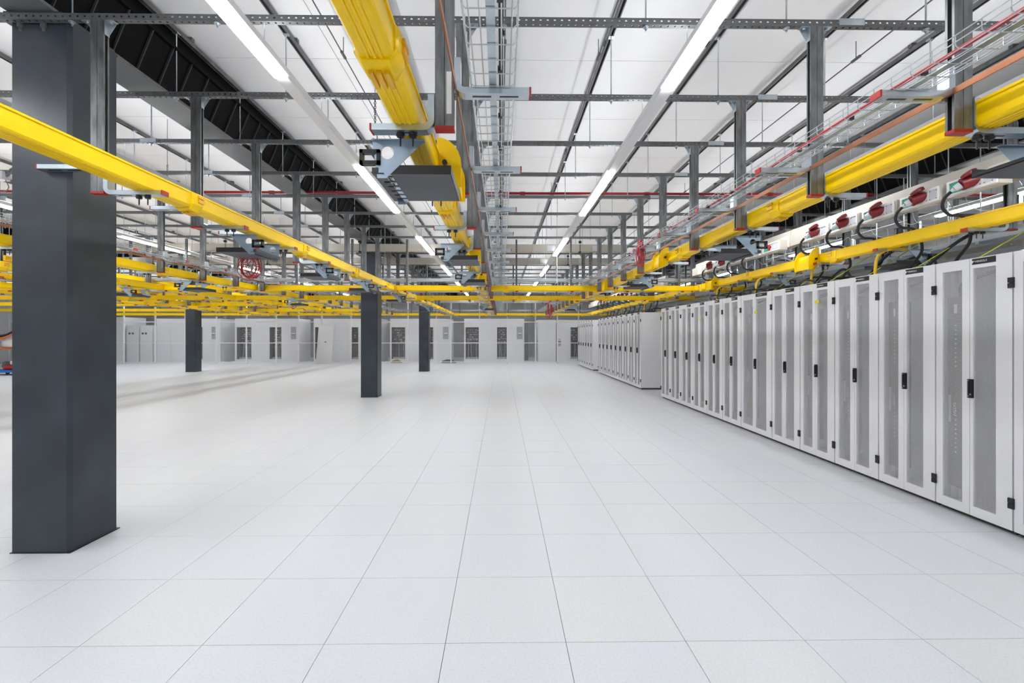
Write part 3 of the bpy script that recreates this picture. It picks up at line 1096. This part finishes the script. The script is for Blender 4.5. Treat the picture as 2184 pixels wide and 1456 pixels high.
def cable(label, pts, r=.014, material='cable', group=None, name='power_cable', cat='cable'):
    o = MB().tube(catmull(pts, 7), r, 8).build(name, material)
    tag(o, label, cat, group)
    return o


boxes = [3.81 + .505 * k for k in range(5)] + [6.85 + .51 * k for k in range(5)]
for i, y in enumerate(boxes):
    tap_box(y, i, 'nearer', plugged=(i != 5))
    if i == 5:
        continue
    yp = y + .315
    zz = BZ - .02
    x0 = BX - .225
    cable(f'black power cable drooping from the {nth(i)} nearer socket box', [(x0, yp, zz), (x0 - .005, yp + .055, zz - .045), (x0 + .01, yp + .085, zz - .12), (x0 + .07, yp + .08, zz - .19), (4.42, yp + .09, 2.665), (4.57, yp + .17, 2.58), (4.66, yp + .25, 2.45), (4.58, yp + .3, 2.28), (4.5, yp + .3, 2.13)],
          .0145, 'cable', 'power cables from the socket boxes')
for i in range(12):
    y = 12.7 + .55 * i
    tap_box(y, i, 'farther')
    yp = y + .39
    x0 = BX - .235
    zz = BZ + .03
    cable(f'black power cable drooping from the {nth(i)} farther socket box', [(x0, yp, zz), (x0 - .02, yp + .09, zz - .06), (x0 + .03, yp + .12, zz - .2), (4.45, yp, 2.62), (4.58, yp - .12, 2.5), (4.5, yp + .1, 2.13)], .016, 'cable', 'power cables from the farther socket boxes')
rnd = random.Random(3)
for i in range(9):                       # white earthing loops under the trunking
    y = 4.25 + .55 * i
    pts = [(BX + .04, y, BZ - .01), (BX - .02, y - .12, BZ - .16), (BX, y - .28, BZ - .22 - rnd.uniform(0, .05)), (BX + .05, y - .2, BZ - .10), (BX + .02, y - .02, BZ - .16), (BX + .04, y + .22, BZ - .02)]
    cable(f'thin white looped wire under the {nth(i)} nearer socket box', pts, .003, 'whitecable', 'white wires under the trunking', 'looped_wire', 'wire')
more = [([(5.6, 3.5, 2.78), (5.1, 3.9, 2.72), (4.7, 4.35, 2.55), (4.55, 4.65, 2.3), (4.5, 4.8, 2.13)], 'thick black cable sweeping down to the nearest cabinets'),
        ([(5.5, 4.3, 2.8), (5.0, 4.9, 2.75), (4.66, 5.3, 2.5), (4.5, 5.5, 2.13)], 'thick black cable sweeping down behind the second cabinet from the viewer'),
        ([(5.4, 6.0, 2.5), (5.0, 5.2, 2.48), (4.7, 4.75, 2.3), (4.5, 4.6, 2.13)], 'thick black cable crossing toward the third cabinet from the viewer'),
        ([(5.2, 7.0, 2.4), (4.8, 6.2, 2.45), (4.55, 5.75, 2.3), (4.5, 5.6, 2.13)], 'thick black cable crossing toward the fourth cabinet from the viewer')]
for pts, lab in more:
    cable(lab, pts, .016)
for i in range(8):
    y = 4.1 + .62 * i
    cable(f'green and yellow earth wire rising from the top of the {nth(i)} front cabinet', [(4.25, y, 2.13), (4.45, y - .12, 2.3), (4.75, y - .3, 2.55), (4.95, y - .35, 2.68)], .005, 'ygreen', 'earth wires above the cabinets', 'earth_wire', 'wire')
for i, (y, c) in enumerate(((5.15, 0), (6.2, 1), (7.6, 0), (9.0, 0), (13.6, 0), (16.2, 0))):
    cable(f'yellow conduit dropping from the tray onto the cabinets, {nth(i)} from the viewer', [(4.44, y, 2.53), (4.40, y + .03, 2.44), (4.38, y + .04, 2.3), (4.38, y + .04, 2.14)] if c else [(4.62, y - .14, 2.50), (4.5, y - .08, 2.52), (4.40, y, 2.44), (4.38, y + .02, 2.14)], .016, 'ycable', 'yellow conduits onto the cabinets', 'yellow_conduit', 'conduit')
rnd = random.Random(11)
for i in range(18):                      # black leads tangled on the cabinet tops
    y = 6.0 + i * .3 if i < 10 else 12.6 + (i - 10) * .85
    a = rnd.uniform(-.3, .3)
    pts = [(4.1 + rnd.uniform(0, .2), y, 2.13), (4.15 + rnd.uniform(0, .2), y + a * .4, 2.24 + rnd.uniform(0, .08)), (4.5, y + a, 2.30 + rnd.uniform(-.08, .06)), (4.8 + rnd.uniform(-.1, .1), y + a * 1.5, 2.3), (4.8, y + a * 1.8, 2.13)]
    cable(f'black lead arching over the cabinet tops, {nth(i)} from the viewer', pts, .012, 'cable', 'black leads on the cabinet tops')

# perforated trays and a spare basket over and behind the cabinets
for x, z0, w, lab in ((5.35, 2.43, .15, 'perforated steel tray just above the back of the cabinets'), (5.78, 2.62, .2, 'wide perforated steel tray behind the front cabinets'), (8.3, 2.5, .2, 'perforated steel tray farthest behind the cabinets')):
    t = thing('steel_tray', lab, 'cable tray', (x, 0, z0))
    MB().sheet([(-w, .06), (-w, 0), (w, 0), (w, .06)], 'y', 1.2, 23).build('tray', 'ptray_y', t)
    MB().box(-w - .004, -w + .002, 1.2, 23, .054, .064).box(w - .002, w + .004, 1.2, 23, .054, .064).build('rim', 'zinc', t)
    sm = MB().tube([(-w + .02, 0, 0), (-w + .02, 0, CH_Z - z0)], .006, 5).box(-w - .02, w + .02, -.02, .02, -.03, 0).mesh('rod_support', 'zinc')
    for n in range(1, 21):
        put('rod_support', sm, t, (0, Y0C + PC * n + .02, 0))
# ------------------------------------------------------------------ server cabinets
RX, RTOP, RD = 3.90, 2.165, 1.20
LOGO = text_mesh('MINKELS', .023, 'tag')
EATON = text_mesh('EATON', .034, 'plate')
RC = {}


def rack_meshes(w):
    """local frame: front face x=0, near end y=0, far end y=w, floor z=0"""
    if w in RC:
        return RC[w]
    m = {}
    t_ = .02
    m['body'] = MB().box(.03, RD, 0.001, t_, .045, RTOP - .004).box(.03, RD, w - t_, w - .001, .045, RTOP - .004).box(.03, RD, t_, w - t_, RTOP - .03, RTOP - .004).box(RD - .02, RD, t_, w - t_, .045, RTOP - .03).box(.03, RD, t_, w - t_, .045, .07).mesh('body', 'rack')
    m['plinth'] = MB().box(.045, RD - .02, .012, w - .012, 0, .045).mesh('plinth', 'joint')
    sp = w * .52                      # split between near and far leaf

    def leaf(a, c, ma, mc):
        b_ = MB()
        z0, z1, mz0, mz1 = .035, RTOP, .115, RTOP - .085
        b_.box(0, .028, a, ma, z0, z1).box(0, .028, mc, c, z0, z1).box(0, .028, ma, mc, z0, mz0).box(0, .028, ma, mc, mz1, z1)
        s = MB().add([(.014, ma, mz0), (.014, mc, mz0), (.014, mc, mz1), (.014, ma, mz1)], [(0, 3, 2, 1)])
        return b_.mesh('door', 'rack'), s.mesh('mesh_panel', 'mesh')
    m['near'] = leaf(.004, sp - .002, .115 if w < .7 else .13, sp - .028)
    m['far'] = leaf(sp + .002, w - .004, sp + .06, w - .062)
    m['handle'] = MB().prism([(0, 0), (-.022, .003), (-.028, .02), (-.022, .034), (0, .036)], 'z', 1.01, 1.165).box(-.034, -.022, .010, .018, 1.03, 1.15).mesh('handle', 'black')
    m['hstrip'] = MB().box(-.0285, -.0265, .018, .024, 1.02, 1.16).cyl((-.022, .008, 1.04), (-.031, .008, 1.04), .007, 8).mesh('lock', 'zinc')
    m['hinge'] = MB().box(-.016, .0, -.014, .022, 0, .038).box(-.016, .0, -.014, .022, .042, .08).box(-.008, .0, -.010, .018, .03, .05).mesh('hinge', 'black')
    m['name'] = MB().box(-.004, .001, .115, sp - .022, RTOP - .055, RTOP - .008).mesh('name_plate', 'black')
    m['mark'] = MB().box(-.0055, -.004, 0, .018, 0, .006).box(-.0055, -.004, .010, .018, -.012, .006).mesh('logo_mark', 'tag')
    m['pdu'] = MB().box(.085, .20, w - .15, w - .024, .20, 1.86).mesh('power_strip', 'pdu')
    d = MB()
    for k in range(10):
        d.box(.082, .086, w - .10, w - .088, .5 + k * .04, .51 + k * .04).box(.082, .086, w - .10, w - .088, 1.25 + k * .04, 1.26 + k * .04)
    d.box(.082, .086, w - .105, w - .08, 1.72, 1.80)
    m['pdudots'] = d.mesh('socket_marks', 'plate')
    m['label'] = MB().box(.082, .086, w - .052, w - .03, .76, 1.0).mesh('rating_label', 'plate')
    i = MB()
    for yk in (.075, w - .055):
        i.box(.10, .13, yk - .02, yk + .02, .08, RTOP - .04)
        i.box(.75, .78, yk - .02, yk + .02, .08, RTOP - .04)
    m['rail'] = i.mesh('mounting_rail', 'rackin')
    m['lead'] = MB().tube(catmull([(.14, w - .09, 1.86), (.14, w - .11, 1.98), (.2, w - .25, 2.05), (.35, .12, 2.12)], 6), .018, 8).mesh('supply_lead', 'cable')
    RC[w] = m
    return m


def rack(y, w, i, row, sticker=None, full=True, last=12):
    m = rack_meshes(w)
    words = {'front': 'front row', 'middle': 'middle row', 'rear': 'far row'}[row]
    t = thing('server_cabinet', f'{"wider " if w > .7 else ""}white server cabinet with two perforated doors, {nth(i)} from the viewer in the {words}', 'cabinet', (RX, y, 0), 'server cabinets of the ' + words)
    put('body', m['body'], t)
    put('plinth', m['plinth'], t)
    near = put('door', m['near'][0], t)
    put('mesh_panel', m['near'][1], near)
    far = put('door', m['far'][0], t)
    put('mesh_panel', m['far'][1], far)
    hd = put('handle', m['handle'], near, (0, w * .52 - .034, 0))
    for hz in (.205, 1.89):
        put('hinge', m['hinge'], near, (0, 0, hz))
    if i == last:
        for hz in (.205, 1.89):
            put('hinge', m['hinge'], far, (0, w - .008, hz))
    pl = put('name_plate', m['name'], near)
    put('mounting_rail', m['rail'], t)
    if full:
        put('lock', m['hstrip'], t, (0, w * .52 - .034, 0))
        mx = put('lettering', LOGO, near, (-.0045, (.115 + w * .52 - .022) / 2 + .018, RTOP - .033), (math.pi / 2, 0, -math.pi / 2))
        put('logo_mark', m['mark'], near, (0, (.115 + w * .52 - .022) / 2 + .068, RTOP - .030))
    if full and i not in (5,):
        p = put('power_strip', m['pdu'], t)
        put('socket_marks', m['pdudots'], p)
        put('rating_label', m['label'], p)
        put('supply_lead', m['lead'], t)
        e = put('lettering', EATON, p, (.081, w - .085, .88), (math.pi / 2, 0, -math.pi / 2))
        e.rotation_euler = (math.pi / 2, math.pi / 2, -math.pi / 2)
    if sticker:
        MB().box(-.001, .0, 0, .075, 0, .035).build('sticker', 'ytag', near, (-.001, w * .52 - .06, sticker))
    return t


ys, y = [], 3.352 - .61
widths = [.605, .605, .605, .605, .605, .605, .82, .605, .605, .605, .605, .605, .605]
for i, w in enumerate(widths):
    rack(y, w - .005, i, 'front', {4: 1.92, 6: 1.86, 9: 1.83, 12: 1.80}.get(i))
    y += w
y = 12.40
for i in range(9):
    rack(y, .6, i, 'middle', {2: 1.85}.get(i), full=False, last=8)
    y += .605
y = 18.95
for i in range(6):
    rack(y, .6, i, 'rear', None, full=False, last=5)
    y += .605

# ------------------------------------------------------------------ mesh fence and switchgear at the end of the hall
FY = 23.85
fp = [20, 120, 200, 264, 331, 395, 461.6, 525.5, 589, 637, 686.4, 748.7, 809, 870, 930, 962, 1022.7, 1082, 1142, 1188.7, 1234, 1300]
FX = [at_px(p, FY) for p in fp]
for i, (a, c) in enumerate(zip(FX, FX[1:])):
    t = thing('fence_panel', f'white wire mesh fence panel, {nth(i)} from the left end of the fence', 'fence', (a, FY, 0), 'white mesh fence panels')
    L = c - a
    p = MB().box(-.03, .03, -.03, .03, 0, 3.46)
    for zz in (.08, .85, 1.75, 2.5):
        p.box(-.04, .04, -.036, .036, zz, zz + .05)
    p.build('post', 'fence', t)
    r = MB().box(.03, L - .03, -.015, .015, 1.07, 1.11).box(.03, L - .03, -.015, .015, 2.18, 2.24).box(.03, L - .03, -.015, .015, 3.42, 3.46).box(.03, L - .03, -.015, .015, .06, .10)
    r.build('rail', 'fence', t)
    g = MB()
    x = .06
    while x < L - .03:
        g.add([(x - .002, -.003, .1), (x + .002, -.003, .1), (x + .002, -.003, 3.42), (x - .002, -.003, 3.42)], [(0, 1, 2, 3)])
        x += .055
    z = .15
    while z < 3.4:
        g.add([(.03, 0, z - .002), (L - .03, 0, z - .002), (L - .03, 0, z + .002), (.03, 0, z + .002)], [(0, 1, 2, 3)])
        z += .055
    stuff(g.build('wire_mesh', 'fence', t))

CYF = 24.75


def gear(px0, px1, top, label, bays, panels=(), screens=(), depth=1.6, base=0.0):
    """switchgear block: px columns give the widths; bays are open, dark and full of gear"""
    X = lambda p: at_px(p, CYF)
    x0, x1 = X(px0), X(px1)
    t = thing('switchgear_cabinet', label, 'electrical cabinet', (x0, CYF, 0), 'switchgear behind the fence')
    L = x1 - x0
    zb0, zb1 = .18, 1.95
    body = MB()
    edges = sorted([(X(a) - x0, X(c) - x0) for a, c in bays])
    cur = 0
    for a, c in edges:
        if a > cur:
            body.box(cur, a, 0, depth, .0, top)
        body.box(a, c, 0, depth, 0, zb0).box(a, c, 0, depth, zb1, top).box(a, c, .5, depth, zb0, zb1)
        cur = c
    if cur < L:
        body.box(cur, L, 0, depth, 0, top)
    body.build('body', 'cab', t)
    for bi, (a, c) in enumerate(edges):
        k = MB().box(a, c, .46, .5, zb0, zb1).box(a, a + .02, .0, .46, zb0, zb1).box(c - .02, c, 0, .46, zb0, zb1)
        bay = k.build('open_bay', 'cabdark', t)
        rn = random.Random(int(px0) + bi)
        gm = MB()
        z = zb1 - .12
        while z > 1.15:
            x = a + .05
            while x < c - .1:
                w = rn.uniform(.04, .14)
                if rn.random() < .75:
                    gm.box(x, min(c - .04, x + w), .38, .46, z - rn.uniform(.03, .09), z)
                x += w + rn.uniform(.02, .06)
            z -= rn.uniform(.11, .15)
        gm.box(a + .02, c - .02, .30, .46, 1.06, 1.10)
        for j in range(4):
            xx_ = a + (c - a) * (.2 + .2 * j)
            if rn.random() < .7:
                gm.tube([(xx_, .4, 1.06), (xx_ + rn.uniform(-.05, .05), .38, .7), (xx_ + rn.uniform(-.05, .05), .4, .22)], .018, 5)
        gm.box(a + .02, c - .02, .2, .46, zb0, zb0 + .1)
        stuff(gm.build('breaker_gear', 'cabmid', bay))
        if bi % 2 == 0:
            MB().box(a + .03, c - .03, .40, .465, .3, 1.0).build('dark_unit', 'navy', bay)
    for a, c, z0, z1 in panels:
        MB().box(X(a) - x0, X(c) - x0, -.018, 0, z0, z1).build('door_panel', 'cab', t)
    for a, c, z0, z1 in screens:
        s = MB().box(X(a) - x0, X(c) - x0, -.03, -.016, z0, z1).build('display_panel', 'screen', t)
        xm = (X(a) + X(c)) / 2 - x0
        MB().box(xm - .09, xm + .09, -.034, -.03, z0 + .28, z0 + .36).build('display', 'plate', s)
        MB().box(xm - .08, xm + .08, -.036, -.034, z0 + .24, z0 + .27).build('button_row', 'black', s)
    return t


gear(100, 262, 2.5, 'tall white switchgear block behind the nearest column end of the fence', [], [(110, 180, .1, 2.0)])
gear(270, 296, 2.05, 'narrow white cabinet with two square meters, standing at the fence end', [], [(272, 294, .15, 1.98)])
gear(299, 325, 2.05, 'narrow white cabinet with two square meters, beside the large plain block', [], [(301, 322, .15, 1.98)])
gear(334, 470, 2.42, 'plain white switchgear block partly behind the lone column', [(425, 432)], [(336, 364, .1, 2.0), (366, 424, .1, 2.0), (433, 458, .1, 2.0)], [(452, 460, 1.28, 1.97)])
gear(501, 636, 2.42, 'white switchgear block with open bays, first beside the lone column', [(505, 536), (575, 600)], [(540, 573, .1, 2.0), (601, 635, .1, 2.0)], [(621, 632, 1.28, 1.97)])
gear(669, 812, 2.42, 'white switchgear block behind the leaning panel', [(672, 683), (748, 764)], [(706, 743, .1, 2.0), (768, 810, .1, 2.0)])
gear(832, 961, 2.42, 'white switchgear block with open bays behind the third column', [(835, 864), (917, 924)], [(867, 915, .1, 2.0), (927, 960, .1, 2.0)], [(945, 957, 1.28, 1.97)])
gear(990, 1118, 2.42, 'white switchgear block with two open bays straight down the aisle', [(993, 1021), (1060, 1082)], [(1025, 1055, .1, 2.0), (1084, 1117, .1, 2.0)], [(1102, 1114.5, 1.28, 1.97)])
gear(1148, 1186, 2.36, 'plain cream cabinet behind the fence with a small yellow wire', [], [(1150, 1184, .08, 2.1)])
gear(1190, 1330, 2.36, 'white switchgear block next to the far cabinets, one bay open', [(1217, 1234)], [(1191, 1213, .1, 2.1)], [(1190.5, 1196, .9, 1.3)])
# small meters and handles on the narrow cabinets
for px in (275, 282, 303, 310):
    o = MB().box(0, .10, -.03, -.015, 1.55, 1.65).build('square_meter', 'black', None, (at_px(px, CYF), CYF, 0))
    tag(o, f'small black square meter on the {"left" if px < 290 else "right"} narrow cabinet, {"outer" if px in (275, 310) else "inner"} one of its pair', 'meter', 'square meters')
# leaning door panel in front of the fence
o = MB().add([(0, 0, 0), (.80, 0, 0), (.80, .03, 0), (0, .03, 0), (.06, .25, 2.0), (.86, .25, 2.0), (.86, .28, 2.0), (.06, .28, 2.0)],
             [(0, 3, 2, 1), (4, 5, 6, 7), (0, 1, 5, 4), (1, 2, 6, 5), (2, 3, 7, 6), (3, 0, 4, 7)]).build('leaning_panel', 'cab', None, (at_px(673, 23.4), 23.4, 0))
tag(o, 'white door panel leaning against the mesh fence', 'panel')
h = MB().box(.42, .50, .125, .15, 1.13, 1.17).build('slot_grip', 'black', o)
# clutter on the floor behind the fence
for px0, px1, yy_, mt, lab in ((941, 974, 24.2, 'black', 'dark folded sheet lying behind the fence'), (834, 858, 24.25, 'card', 'brown cardboard lying behind the fence')):
    x0, x1 = at_px(px0, yy_), at_px(px1, yy_)
    o = MB().add([(x0, yy_, 0), (x1, yy_, 0), (x1 - .05, yy_ + .25, 0), (x0 + .1, yy_ + .25, 0), (x0 + .05, yy_ + .05, .12), (x1 - .25, yy_ + .03, .16), (x1 - .2, yy_ + .2, .14), (x0 + .3, yy_ + .2, .19)],
                 [(0, 3, 2, 1), (4, 5, 6, 7), (0, 1, 5, 4), (1, 2, 6, 5), (2, 3, 7, 6), (3, 0, 4, 7)]).build('folded_sheet', mt)
    tag(o, lab, 'sheet')
# upper structure behind the fence: far posts and brace
for px, lab in ((480, 'dark steel stanchion behind the fence left of the lone block'), (1122, 'dark steel stanchion behind the fence beside the aisle block'), (650, 'dark steel stanchion behind the leaning panel')):
    o = MB().box(-.12, .12, 0, .25, 0, 4.3).build('steel_stanchion', 'flange', None, (at_px(px, 26.6), 26.6, 0))
    tag(o, lab, 'stanchion')

# ------------------------------------------------------------------ loaded trolley at the left picture edge
tx0, ty0 = at_px(-30, 17.0), 17.0
t = thing('platform_trolley', 'blue platform trolley loaded with boxes at the far left', 'trolley', (tx0, ty0, 0))
MB().prism([(0, .10), (1.25, .10), (1.32, .14), (1.32, .20), (0, .20)], 'y', 0, .7).build('platform', 'blue', t)
w = MB()
for x in (.15, 1.1):
    for yy_ in (.1, .6):
        w.cyl((x, yy_ - .03, .06), (x, yy_ + .03, .06), .06, 12)
w.build('wheel', 'black', t)
fr = MB().tube([(1.28, .05, .2), (1.28, .05, 1.35), (1.28, .65, 1.35), (1.28, .65, .2)], .02, 8)
fr.build('push_handle', 'cabdark', t)
MB().box(0.0, 1.3, .02, .68, .98, 1.02).build('shelf', 'orange', t)


def sack(name, label, m_, loc, sx, sy, sz, seed):
    b_ = MB()
    rn = random.Random(seed)
    nu, nv = 12, 7
    vs_, fs = [], []
    for j in range(nv + 1):
        th = math.pi * j / nv
        for i in range(nu):
            ph = 2 * math.pi * i / nu
            k = rn.uniform(.9, 1.08)
            e = .6
            f_ = lambda q: math.copysign(abs(q) ** e, q)
            vs_.append((sx * k * f_(math.sin(th)) * f_(math.cos(ph)), sy * k * f_(math.sin(th)) * f_(math.sin(ph)), sz * (1 + f_(math.cos(th)))))
    for j in range(nv):
        for i in range(nu):
            fs.append((j * nu + i, (j + 1) * nu + i, (j + 1) * nu + (i + 1) % nu, j * nu + (i + 1) % nu))
    b_.add(vs_, fs, True)
    return tag(b_.build(name, m_, None, loc), label, 'bag')


sack('packed_bag', 'white bag on the upper shelf of the trolley', 'bag', (tx0 + .75, ty0 + .3, 1.02), .38, .25, .19, 1)
sack('packed_bag', 'cream bag at the outer end of the trolley shelf', 'offwhite', (tx0 + 1.12, ty0 + .22, 1.03), .16, .2, .17, 2)
sack('packed_bag', 'red and white bag on the trolley platform', 'red', (tx0 + .85, ty0 + .3, .20), .42, .26, .10, 3)
sack('packed_bag', 'white bag lying on top of the red one', 'bag', (tx0 + .95, ty0 + .25, .38), .22, .2, .09, 4)
sack('packed_bag', 'dark bag low on the trolley', 'cabdark', (tx0 + .55, ty0 + .4, .20), .3, .2, .16, 5)
o = MB().tube(catmull([(tx0 + .2, ty0 + .1, 1.45), (tx0 + .7, ty0 + .05, 1.5), (tx0 + 1.1, ty0 + .05, 1.68), (tx0 + 1.35, ty0 + .1, 1.75)], 6), .07, 8).build('cable_sheath', 'black')
tag(o, 'black corrugated sheath arched over the loaded trolley', 'hose')
o = MB().tube(catmull([(tx0 + .2, ty0, 1.36), (tx0 + .7, ty0 - .03, 1.42), (tx0 + 1.1, ty0 - .03, 1.58), (tx0 + 1.35, ty0, 1.64)], 6), .035, 8).build('cable_sheath', 'orange')
tag(o, 'orange corrugated sheath below the black one on the trolley', 'hose')

# small fittings on the struts
t = thing('junction_box', 'small pale junction box on a strut left of the nearest column', 'junction box', (at_px(4, 6.1), 6.1, 3.62))
MB().box(-.06, .06, -.05, .05, 0, .11).build('housing', 'plate', t)
MB().tube(catmull([(.06, 0, .05), (.1, 0, .08), (.11, 0, .14), (.16, 0, .17)], 5), .012, 6).tube(catmull([(.05, 0, 0), (.09, 0, -.1), (.02, 0, -.16), (-.08, 0, -.14)], 5), .006, 6).build('flex_conduit', 'galv', t)
for px, y, zt, lab in ((357, 5.9, 3.75, 'thin hook chain hanging behind the tray at the nearest column'), (800, 4.2, 3.75, 'thin hook chain hanging beside the lit luminaire')):
    t = thing('hook_chain', lab, 'chain', (at_px(px, y), y, zt))
    MB().tube([(0, 0, 0), (0, 0, 4.36 - zt)], .003, 5).build('drop_wire', 'rail', t)
    for k in range(16):
        a = k % 2 * math.pi / 2
        MB().tube([(.010 * math.cos(q) * math.cos(a), .010 * math.cos(q) * math.sin(a), -.02 * k + .014 * math.sin(q)) for q in [i * math.pi / 4 for i in range(8)]], .003, 4, closed=True).build('chain_link', 'rail', t)
    MB().tube(catmull([(0, 0, -.31), (.015, 0, -.34), (.02, 0, -.37), (0, 0, -.39), (-.02, 0, -.37)], 4), .005, 5).build('hook', 'rail', t)

MB().box(-.012, .012, -.0245, -.0235, -.10, .10).build('white_label', 'tag', bpy.data.objects['hanger_post'], (.022, 0, 2.68))
